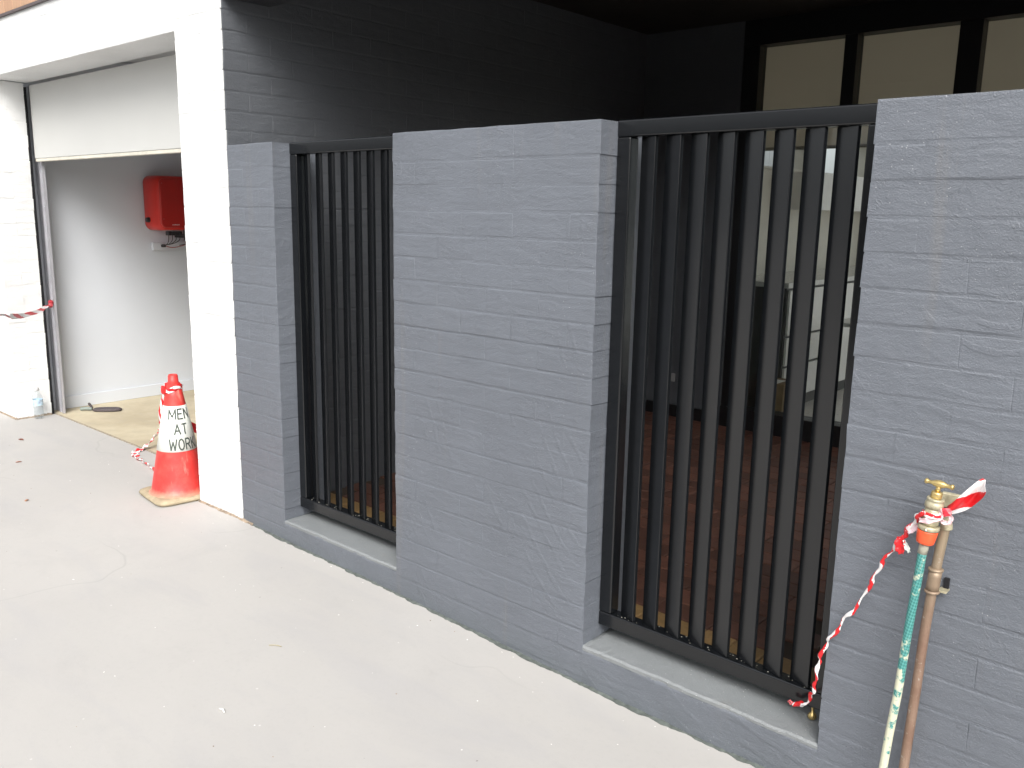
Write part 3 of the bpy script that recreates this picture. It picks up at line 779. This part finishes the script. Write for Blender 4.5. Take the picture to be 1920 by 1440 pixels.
# inverter and its fittings share the plane they are fixed to
# water bottle
wb_ = empty('water_bottle', (-6.565, .125, .079), 'clear plastic water bottle standing at the foot of the white pier', 'bottle')
lathe('bottle_body', [(0, .003), (.028, 0), (.032, .006), (.032, .055), (.030, .062), (.032, .07), (.032, .082), (.030, .088), (.032, .095), (.032, .145), (.028, .165), (.015, .192), (.012, .198), (.012, .205)], M['pet'], wb_, (-6.565, .125, .079), 28)
lathe('water', [(0, .006), (.028, .008), (.029, .05), (.027, .062), (.029, .075), (.029, .084), (0, .084)], glass('water', (.95, .96, .97)), wb_, (-6.565, .125, .079), 24)
lathe('bottle_cap', [(.0135, .203), (.0145, .204), (.0145, .222), (0, .223)], simple('pale_grey_cap', (.42, .42, .42), .5), wb_, (-6.565, .125, .079), 20)
lathe('bottle_label', [(.0327, .098), (.0327, .142)], simple('pale_blue_label', (.45, .58, .78), .5, var=.5, vs=40), wb_, (-6.565, .125, .079), 28)
# dark flat thing on the garage slab, modelled as a hand brush
fb_ = empty('rubber_mallet', (-6.5, .55, .08), 'dark flat rubber bladed tool lying on the yellowish garage floor', 'tool')
def flat_blob(outline, z0, z1, name, mat, parent):
    bm = bmesh.new(); n = len(outline); cx = sum(p[0] for p in outline)/n; cy = sum(p[1] for p in outline)/n
    L = []
    for z, s in ((z0, .93), (z0+(z1-z0)*.35, 1), (z1-(z1-z0)*.3, .98), (z1, .86)):
        L.append([bm.verts.new((cx+(x-cx)*s, cy+(y-cy)*s, z)) for x, y in outline])
    for a, b in zip(L, L[1:]):
        for k in range(n): bm.faces.new((a[k], a[(k+1) % n], b[(k+1) % n], b[k])).smooth = True
    bm.faces.new(L[0][::-1]); bm.faces.new(L[-1]); return obj(name, bm, mat, parent)
def oriented(c, ang, L, W, n=24, p=2.6):
    o = []
    for k in range(n):
        a = 2*math.pi*k/n; x = L/2*abs(math.cos(a))**(2/p)*(1 if math.cos(a) > 0 else -1); y = W/2*abs(math.sin(a))**(2/p)*(1 if math.sin(a) > 0 else -1)
        o.append((c[0]+x*math.cos(ang)-y*math.sin(ang), c[1]+x*math.sin(ang)+y*math.cos(ang)))
    return o
flat_blob(oriented((-6.455, .565), R(48), .21, .085), .082, .104, 'blade', M['flat'], fb_)
tube('handle', smooth_path([(-6.54, .49, .095), (-6.575, .455, .098), (-6.60, .43, .092)], 4), .013, M['greenish'], fb_)
tube('grip_loop', smooth_path([(-6.555, .50, .10), (-6.58, .49, .128), (-6.56, .475, .13), (-6.54, .49, .10)], 5), .006, M['flat'], fb_, 8)

# ------------------------------------------------------------------ traffic cone
CX, CY, CZ = -4.262, -.02, .0785
cone = empty('traffic_cone', (CX, CY, CZ), 'red and white traffic cone lettered MEN AT WORK beside the white column', 'traffic cone')
H0, R0, HT, RT = .032, .142, .655, .026
cr = lambda h: R0+(RT-R0)*(h-H0)/(HT-H0)
flat_blob(oriented((CX, CY), R(-7), .345, .345, 40, 7), CZ, CZ+.030, 'base', M['conebase'], cone)
lathe('cone_body', [(R0+.012, H0-.003), (R0+.004, H0+.004)]+[(cr(h), h) for h in [H0+.01+i*.063 for i in range(10)]]+[(RT+.001, HT-.05), (RT-.001, HT-.008), (RT-.005, HT), (RT-.011, HT-.002), (RT-.012, HT-.04), (0, HT-.05)], M['cone'], cone, (CX, CY, CZ), 48)
HS0, HS1 = .260, .496
lathe('reflective_sleeve', [(cr(HS0)+.0004, HS0), (cr(HS0)+.0024, HS0+.001), (cr(HS1)+.0024, HS1-.001), (cr(HS1)+.0004, HS1)], M['sleeve'], cone, (CX, CY, CZ), 64)
GL = {   # stencil letters as strokes on a 0..w by 0..1 grid
 'M': (.74, [[(0, 0), (0, 1)], [(0, 1), (.37, .22)], [(.37, .22), (.74, 1)], [(.74, 1), (.74, 0)]]),
 'E': (.50, [[(0, 0), (0, 1)], [(0, 1), (.5, 1)], [(0, .52), (.42, .52)], [(0, 0), (.5, 0)]]),
 'N': (.58, [[(0, 0), (0, 1)], [(0, 1), (.58, 0)], [(.58, 0), (.58, 1)]]),
 'A': (.62, [[(0, 0), (.31, 1)], [(.31, 1), (.62, 0)], [(.12, .34), (.50, .34)]]),
 'T': (.56, [[(0, 1), (.56, 1)], [(.28, 1), (.28, 0)]]),
 'W': (.86, [[(0, 1), (.21, 0)], [(.21, 0), (.43, .78)], [(.43, .78), (.65, 0)], [(.65, 0), (.86, 1)]]),
 'O': (.60, [[(.30+.30*math.cos(a*math.pi/8), .5+.5*math.sin(a*math.pi/8)), (.30+.30*math.cos((a+1)*math.pi/8), .5+.5*math.sin((a+1)*math.pi/8))] for a in range(16)]),
 'R': (.54, [[(0, 0), (0, 1)], [(0, 1), (.34, 1)], [(.34, 1), (.50, .9)], [(.50, .9), (.54, .76)], [(.54, .76), (.50, .60)], [(.50, .60), (.34, .5)], [(.34, .5), (0, .5)], [(.26, .5), (.56, 0)]]),
 'K': (.56, [[(0, 0), (0, 1)], [(0, .42), (.54, 1)], [(.17, .60), (.58, 0)]])}
def cone_text(txt, hc, hgt, az, squeeze):
    gap = .24; tot = sum(GL[c][0] for c in txt)+gap*(len(txt)-1); x0 = -tot/2; bm = bmesh.new(); th = .078
    for c in txt:
        for a, b in GL[c][1]:
            a = Vector((a[0]+x0, a[1])); b = Vector((b[0]+x0, b[1])); d = (b-a).normalized(); a = a-d*th*.6; b = b+d*th*.6; p = Vector((-d.y, d.x))*th
            n = max(1, int((b-a).length/.12)); prev = None
            lay_ = .0001*(len(bm.faces) % 7)
            for i in range(n+1):
                q = a+(b-a)*i/n; row = []
                for sgn in (-1, 1):
                    v = q+p*sgn; h = hc+(v.y-.5)*hgt; r = cr(h)+.0030+lay_; an = az+v.x*hgt*squeeze/cr(hc)
                    row.append(bm.verts.new((CX+r*math.cos(an), CY+r*math.sin(an), CZ+h)))
                if prev: bm.faces.new((prev[0], row[0], row[1], prev[1]))
                prev = row
        x0 += GL[c][0]+gap
    me = bpy.data.meshes.new('lettering'); bm.to_mesh(me); bm.free(); me.materials.append(M['ink'])
    return link('lettering', me, cone)
toCam = math.atan2(-2.183-CY, 0-CX)
AZ = toCam+R(17)
cone_text('MEN', .455, .050, AZ, .86); cone_text('AT', .377, .050, AZ, .86); cone_text('WORK', .298, .054, AZ+R(3), .78)

# barrier tape round the cone
def pc(h, az, extra=.005): r = cr(h)+extra; return (CX+r*math.cos(az), CY+r*math.sin(az), CZ+h)
ta = toCam
bt = empty('barrier_tape', (CX, CY, CZ+.6), 'red and white tape knotted round the cone tip and trailing to the ground', 'barrier tape')
ribbon('tape_loop', [pc(.585+.012*math.sin(2*a), ta+a) for a in [i*2*math.pi/12 for i in range(13)]], .026, M['tape'], bt, normal=(0, 0, 1), ph=math.pi/2, curl=.05, n=4)
kb_ = bmesh.new(); bmesh.ops.create_icosphere(kb_, subdivisions=2, radius=.019, matrix=Matrix.Translation(pc(.577, ta-R(75), .008)) @ Matrix.Diagonal((1, .8, 1.25, 1)))
for v in kb_.verts: v.co += Vector((random.uniform(-.004, .004), random.uniform(-.004, .004), random.uniform(-.004, .004)))
obj('tape_knot', kb_, simple('red_tape_plastic', (.6, .02, .02), .35), bt)
ribbon('tape_tail', [pc(.572, ta-R(66), .006), pc(.55, ta-R(84), .007), pc(.51, ta-R(92), .008), pc(.455, ta-R(96), .010), pc(.41, ta-R(110), .008), pc(.36, ta-R(130), .012)], .016, M['tape'], bt, twist=9, n=6, ph=1.2)
G = .0845
ribbon('tape_trail', [pc(.34, ta-R(150), .03), (-4.55, .20, .34), (-4.78, .28, .26), (-5.02, .34, .205), (-5.20, .36, .20), (-5.215, .34, .18), (-5.23, .30, .13), (-5.235, .25, .095), (-5.22, .20, G), (-5.17, .165, G), (-5.08, .14, G), (-4.93, .12, G), (-4.78, .09, G), (-4.62, .06, G)], .045, M['wide'], bt, twist=2.2, n=6, ph=.5, wob=.35, curl=.12)
ribbon('tape_trail', [pc(.36, ta+R(150), .02), (-4.45, .35, .30), (-5.2, .9, .16), (-5.7, 1.0, .12), (-5.95, 1.02, .10), (-5.75, 1.08, .09), (-5.3, 1.1, .085), (-4.7, 1.0, .085), (-4.3, .8, .085)], .05, M['wide'], bt, twist=3, n=6, ph=1.2)

# tape tied across the left pier
lt = empty('pier_tape', (-6.55, .2, .88), 'red and white tape tied to the garage door track across the white pier', 'barrier tape')
ribbon('tape_strip', [(-5.3, -.62, .985), (-5.529, -.4, .962), (-5.72, -.29, .925), (-5.82, -.235, .913), (-6.03, -.1, .89), (-6.31, .1, .881), (-6.50, .2, .880), (-6.585, .27, .885)], [.02, .012, .014, .036, .034, .03, .026, .014], stripes('pier_tape_print', 3.6, .4), lt, twist=.9, n=6, ph=1.25, curl=.08, normal=(0, 0, 1), u0=.03)
kk = bmesh.new(); bmesh.ops.create_icosphere(kk, subdivisions=2, radius=.022, matrix=Matrix.Translation((-6.60, .285, .895)) @ Matrix.Diagonal((.8, .7, 1.3, 1)))
for v in kk.verts: v.co += Vector((random.uniform(-.006, .006), random.uniform(-.006, .006), random.uniform(-.006, .006)))
obj('tape_knot', kk, simple('dark_red_tape', (.33, .02, .03), .4), lt)

# ------------------------------------------------------------------ tap, standpipe, hose
sp = empty('copper_standpipe', (-.525, -.04, 0), 'weathered copper standpipe fixed to the grey wall under the brass tap', 'pipe')
pp = [(-.508, -.040, .905), (-.511, -.040, .88), (-.519, -.040, .79), (-.524, -.040, .70), (-.529, -.040, .60), (-.533, -.040, .45), (-.538, -.040, .30), (-.542, -.040, .15), (-.545, -.040, .0)]
tube('pipe', smooth_path(pp, 4), .0115, M['copper'], sp, 20)
tube('coupling', [(-.5205, -.04, .768), (-.5215, -.04, .752), (-.5225, -.04, .732), (-.5235, -.04, .716)], .0150, M['copper'], sp, 20)
for zz in (.770, .713):
    xx = -.5205 if zz > .75 else -.5235
    tube('coupling_bead', [(xx, -.04, zz-.004), (xx, -.04, zz-.002), (xx, -.04, zz+.002), (xx, -.04, zz+.004)], [.0145, .0175, .0175, .0145], M['copper'], sp, 20)
box('wall_clip', -.514, -.494, -.030, -.001, .711, .716, M['brassd'], sp, .001)
box('wall_clip', -.5075, -.4955, -.008, .0, .716, .742, M['rubber'], sp, .001)

tap = empty('brass_tap', (-.52, -.085, .87), 'brass garden tap with T handle and orange hose fitting on the copper pipe', 'tap')
ax = Vector((.018, 0, .16)).normalized()
base = Vector((-.537, -.088, .866))
def along(h): return base+ax*(h*.897+.023)
def tlathe(name, prof, mat, seg=24):
    pts = [along(h) for r, h in prof]; return tube(name, pts, [max(r, .0006) for r, h in prof], mat, tap, seg)
tlathe('spout_body', [(.015, .004), (.0185, .008), (.0195, .02), (.020, .034), (.018, .046), (.0165, .052)], M['brassd'])
tlathe('bonnet_nut', [(.017, .0525), (.0205, .054), (.0205, .066), (.0185, .068), (.018, .073), (.0195, .075), (.018, .079)], M['brassd'], 6*4)
tlathe('gland_nut', [(.011, .079), (.0125, .081), (.0125, .094), (.0105, .097)], M['brass'])
tlathe('spindle', [(.0055, .097), (.0055, .113)], M['brass'], 12)
hc = along(.118); hd = Vector((.985, -.12, -.02)).normalized()
hp = [(-.033, .001), (-.0325, .005), (-.029, .0072), (-.0255, .005), (-.022, .0042), (-.016, .0046), (-.010, .0075), (0, .0095), (.010, .0075), (.016, .0046), (.022, .0042), (.0255, .005), (.029, .0072), (.0325, .005), (.033, .001)]
tube('t_handle', [hc+hd*a for a, r in hp], [r for a, r in hp], M['brass'], tap, 16)
tlathe('collar_nut', [(.0205, -.010), (.0235, -.008), (.0240, -.003), (.0240, .002), (.022, .004)], M['brassd'], 24)
tlathe('orange_connector', [(.0175, -.048), (.0195, -.046), (.0205, -.040), (.0218, -.028), (.0228, -.014), (.0225, -.0105)], M['orange'])
tube('elbow', smooth_path([along(.018)+Vector((0, .012, 0)), along(.026)+Vector((.012, .032, .0)), (-.511, -.042, .893), (-.508, -.040, .875)], 5), .0135, M['brassd'], tap, 16)
bm = bmesh.new(); bx(bm, -.535, -.487, -.012, -.001, .918, .955, .004, 2); obj('back_plate', bm, M['brassd'], tap)
sc = bmesh.new(); bmesh.ops.create_cone(sc, cap_ends=True, segments=14, radius1=.0045, radius2=.004, depth=.004, matrix=Matrix.Translation((-.494, -.014, .936)) @ Matrix.Rotation(math.pi/2, 4, 'X')); obj('plate_screw', sc, M['rubber'], tap)
mk = bmesh.new(); bx(mk, -.5345, -.5315, -.1135, -.1124, .8835, .8890); obj('paint_dab', mk, M['fleck'], tap)

hs_o = empty('garden_hose', (-.56, -.09, .4), 'green braided garden hose splashed with pale paint hanging from the tap', 'hose')
hpth = smooth_path([tuple(along(-.047)), tuple(along(-.075)), (-.545, -.088, .76), (-.551, -.085, .68), (-.557, -.082, .58), (-.563, -.080, .45), (-.572, -.080, .33), (-.578, -.082, .22), (-.585, -.09, .10), (-.60, -.12, .035), (-.66, -.20, .033), (-.75, -.26, .033), (-.82, -.22, .033)][:9]+[(-.60, -.13, .036), (-.58, -.22, .033), (-.45, -.30, .033), (-.20, -.34, .033), (.3, -.36, .033)], 6)
tube('hose_tube', hpth[6:], .0100, M['hose'], hs_o, 20)
tube('hose_tail', [tuple(along(-.0485)), tuple(along(-.060)), tuple(along(-.078))], [.0105, .0108, .0108], M['grass'], hs_o, 20)

# tape from the gate to the tap
rp = empty('twisted_tape', (-.7, -.03, .6), 'thin twisted red and white tape strung from the gate foot up to the brass tap', 'barrier tape')
rpts = [(-.88, .060, .222), (-.868, .056, .226), (-.849, .045, .238), (-.825, .03, .262), (-.809, .012, .300), (-.797, -.004, .325), (-.791, -.014, .36), (-.787, -.016, .40), (-.784, -.015, .43), (-.773, -.016, .471), (-.757, -.022, .505), (-.729, -.03, .56), (-.705, -.033, .601), (-.675, -.038, .661), (-.659, -.043, .711), (-.644, -.048, .745), (-.626, -.055, .787), (-.604, -.062, .822), (-.589, -.07, .851), (-.571, -.08, .882), (-.556, -.098, .912), (-.545, -.108, .924)]
sm = smooth_path(rpts, 7); rnd = random.Random(3)
wr = [.0042+.0013*math.sin(i*.55)+.0008*math.sin(i*1.31+1)+rnd.uniform(-.0007, .0007) for i in range(len(sm))]
for i in range(len(sm)):
    if i > len(sm)*.80: wr[i] += .0015
    sm[i] = sm[i]+Vector((.0028*math.sin(i*.62), .002*math.cos(i*.5), .0028*math.sin(i*.47+2)))
for i in range(16): wr[i] = .003+.006*(i/15)
tube('twisted_strand', sm, wr, M['rope'], rp, 10)
nt_ = bmesh.new(); tube_bm([(-.888, .060, .226), (-.882, .058, .219), (-.876, .058, .225), (-.884, .058, .230), (-.89, .058, .224)], .003, 8, nt_)
obj('frayed_end', nt_, simple('frayed_tape', (.55, .12, .13), .4, var=.4, vs=150), rp)
ribbon('tape_loop', [(along(.040)+Vector((.0225*math.cos(a), .0225*math.sin(a), .004*math.sin(a)))) for a in [-2.6+i*.45 for i in range(9)]], .013, M['rope'], rp, ph=math.pi/2, n=4, curl=.05)
# torn scrap hanging halfway
ribbon('torn_scrap', [(-.592, -.072, .845), (-.598, -.076, .828), (-.596, -.078, .812), (-.592, -.075, .798)], [.008, .022, .020, .014], simple('red_tape_scrap', (.58, .015, .02), .35), rp, n=5, normal=(0, 1, 0), wob=.3)
ribbon('torn_scrap', [(-.590, -.074, .835), (-.582, -.078, .822), (-.574, -.076, .808)], [.006, .012, .008], M['sleeve'], rp, n=5, normal=(0, 1, 0), wob=.4)
ribbon('torn_scrap', [(-.583, -.082, .858), (-.572, -.085, .872), (-.560, -.084, .884)], [.012, .020, .014], simple('pink_white_tape', (.72, .55, .60), .35), rp, n=5, normal=(0, 1, 0), wob=.4)

fl = empty('tape_flag', (-.47, -.06, .97), 'wide red and white tape end sticking out to the right of the tap', 'barrier tape')
def flag():
    cols = [((-.506, .940), (-.496, .921)), ((-.494, .952), (-.482, .928)), ((-.480, .972), (-.462, .940)), ((-.460, .999), (-.444, .964)), ((-.445, 1.018), (-.428, .985)), ((-.438, 1.025), (-.424, 1.001))]
    bm = bmesh.new(); uvl = bm.loops.layers.uv.verify(); rows_ = []; N = 8
    for i, (a, b) in enumerate(cols):
        row = []
        for k in range(N+1):
            t = k/N; yy = -.070-.016*math.sin(i*.9+t*3.0)-.006*i*.5+.004*math.sin(t*9+i)
            row.append(bm.verts.new((a[0]+(b[0]-a[0])*t, yy, a[1]+(b[1]-a[1])*t+(random.uniform(-.003, .003) if i == len(cols)-1 else 0))))
        rows_.append(row)
    for i in range(len(cols)-1):
        for k in range(N):
            f = bm.faces.new((rows_[i][k], rows_[i][k+1], rows_[i+1][k+1], rows_[i+1][k])); f.smooth = True
            for lp, (u, v) in zip(f.loops, ((i, k), (i, k+1), (i+1, k+1), (i+1, k))): lp[uvl].uv = (u/5*.074+.004, v/N)
    me = bpy.data.meshes.new('flag_sheet'); bm.to_mesh(me); bm.free(); me.materials.append(M['flag'])
    o = link('flag_sheet', me, fl); md = o.modifiers.new('sub', 'SUBSURF'); md.levels = md.render_levels = 2
    md = o.modifiers.new('thick', 'SOLIDIFY'); md.thickness = .0006
M['flag'] = stripes('flag_red_white_tape', 13, -.62)
flag()
ribbon('flag_knot', [(-.553, -.108, .905), (-.535, -.112, .907), (-.516, -.105, .916), (-.503, -.085, .925), (-.492, -.08, .918), (-.494, -.085, .905), (-.507, -.095, .910), (-.512, -.1, .93), (-.52, -.1, .948)], [.010, .014, .014, .012, .010, .009, .01, .014, .012], simple('crumpled_tape', (.74, .50, .53), .35, var=.35, vs=90), fl, n=5, normal=(0, 1, 0), wob=.5)
kn = bmesh.new(); bmesh.ops.create_icosphere(kn, subdivisions=2, radius=.012, matrix=Matrix.Translation((-.505, -.088, .930)) @ Matrix.Diagonal((1.2, .8, 1, 1)))
for v in kn.verts: v.co += Vector((random.uniform(-.003, .003), random.uniform(-.003, .003), random.uniform(-.003, .003)))
obj('knot_core', kn, simple('red_knot', (.6, .03, .05), .35), fl)

# ------------------------------------------------------------------ litter on the driveway
def leaf(x, y, s, rz, lab, mat):
    bm = bmesh.new(); n = 10; pts = []
    for k in range(n):
        a = 2*math.pi*k/n; r = s*(.55+.45*abs(math.cos(a)))*(1+random.uniform(-.15, .15)); pts.append(bm.verts.new((r*math.cos(a), r*.5*math.sin(a), .003+abs(math.sin(a))*s*.25)))
    c = bm.verts.new((0, 0, .001))
    for k in range(n): bm.faces.new((c, pts[k], pts[(k+1) % n]))
    o = obj('dry_leaf', bm, mat, None, True); o.location = (x, y, gz(x)+.0006); o.rotation_euler[2] = rz
    md = o.modifiers.new('t', 'SOLIDIFY'); md.thickness = .0008
    tag(o, lab, 'leaf', 'dry leaves on the driveway')
leaf(-6.02, -.19, .024, .4, 'dark red curled leaf closest to the white pier', M['leaf'])
leaf(-5.49, -.39, .018, 1.4, 'pinkish leaf in the middle of the three on the driveway', simple('pink_leaf', (.42, .24, .19), .8))
leaf(-4.72, -.62, .017, 2.2, 'small orange leaf on the driveway nearest the camera', simple('orange_leaf', (.44, .22, .13), .8))
bm = bmesh.new(); rnd = random.Random(12)
for k in range(110):
    x = rnd.uniform(-6.4, -.9); y = rnd.uniform(-1.5, -.02); s = rnd.choice([.0009, .0012, .0016, .0024])
    if rnd.random() < .35: y = -abs(rnd.gauss(0, .05))-.01
    bmesh.ops.create_icosphere(bm, subdivisions=1, radius=s, matrix=Matrix.Translation((x, y, gz(x)+s*.3)) @ Matrix.Rotation(rnd.uniform(0, 3), 4, 'Z') @ Matrix.Diagonal((rnd.uniform(1, 2.4), 1, .5, 1)))
tag(obj('paint_flecks', bm, M['fleck']), 'scattered white paint flecks on the concrete', 'debris', kind='stuff')
bm = bmesh.new()
for k in range(40):
    x = rnd.uniform(-6.2, -1.0); y = rnd.uniform(-1.3, -.03); s = rnd.uniform(.001, .0025)
    bmesh.ops.create_icosphere(bm, subdivisions=1, radius=s, matrix=Matrix.Translation((x, y, gz(x)+s*.3)) @ Matrix.Diagonal((1.5, 1, .6, 1)))
tag(obj('grit', bm, M['rust']), 'scattered brown grit on the concrete', 'debris', kind='stuff')
tw = tube('dry_stalk', smooth_path([(-2.53, -.60, .056), (-2.51, -.585, .058), (-2.49, -.575, .056)], 4), .0014, M['straw'], None, 6)
tag(tw, 'short pale stalk lying on the concrete', 'stalk')
tw = tube('white_chip', [(-2.30, -.93, .052), (-2.285, -.925, .053), (-2.27, -.93, .052)], [.002, .004, .002], M['fleck'], None, 8)
tag(tw, 'largest white paint chip on the driveway', 'paint chip')

# ------------------------------------------------------------------ unseen dark fence added behind the camera for the gate blades to reflect
fe = empty('boundary_fence', (-2, -8.5, 0), 'added unseen dark fence, there for the gate blades to reflect', 'fence')
dk = simple('dark_fence_paint', (.055, .055, .05), .8, var=.3, vs=3)
fbm = bmesh.new()
for k in range(150): bx(fbm, -16+k*.2, -15.815+k*.2, -8.52-.012*(k % 2), -8.50-.012*(k % 2), .08, 3.0)
pf = obj('palings', fbm, dk, fe); pf['kind'] = 'stuff'
for k in range(13): box('fence_post', -16+k*2.4, -15.9+k*2.4, -8.64, -8.54, -.1, 3.05, dk, fe)
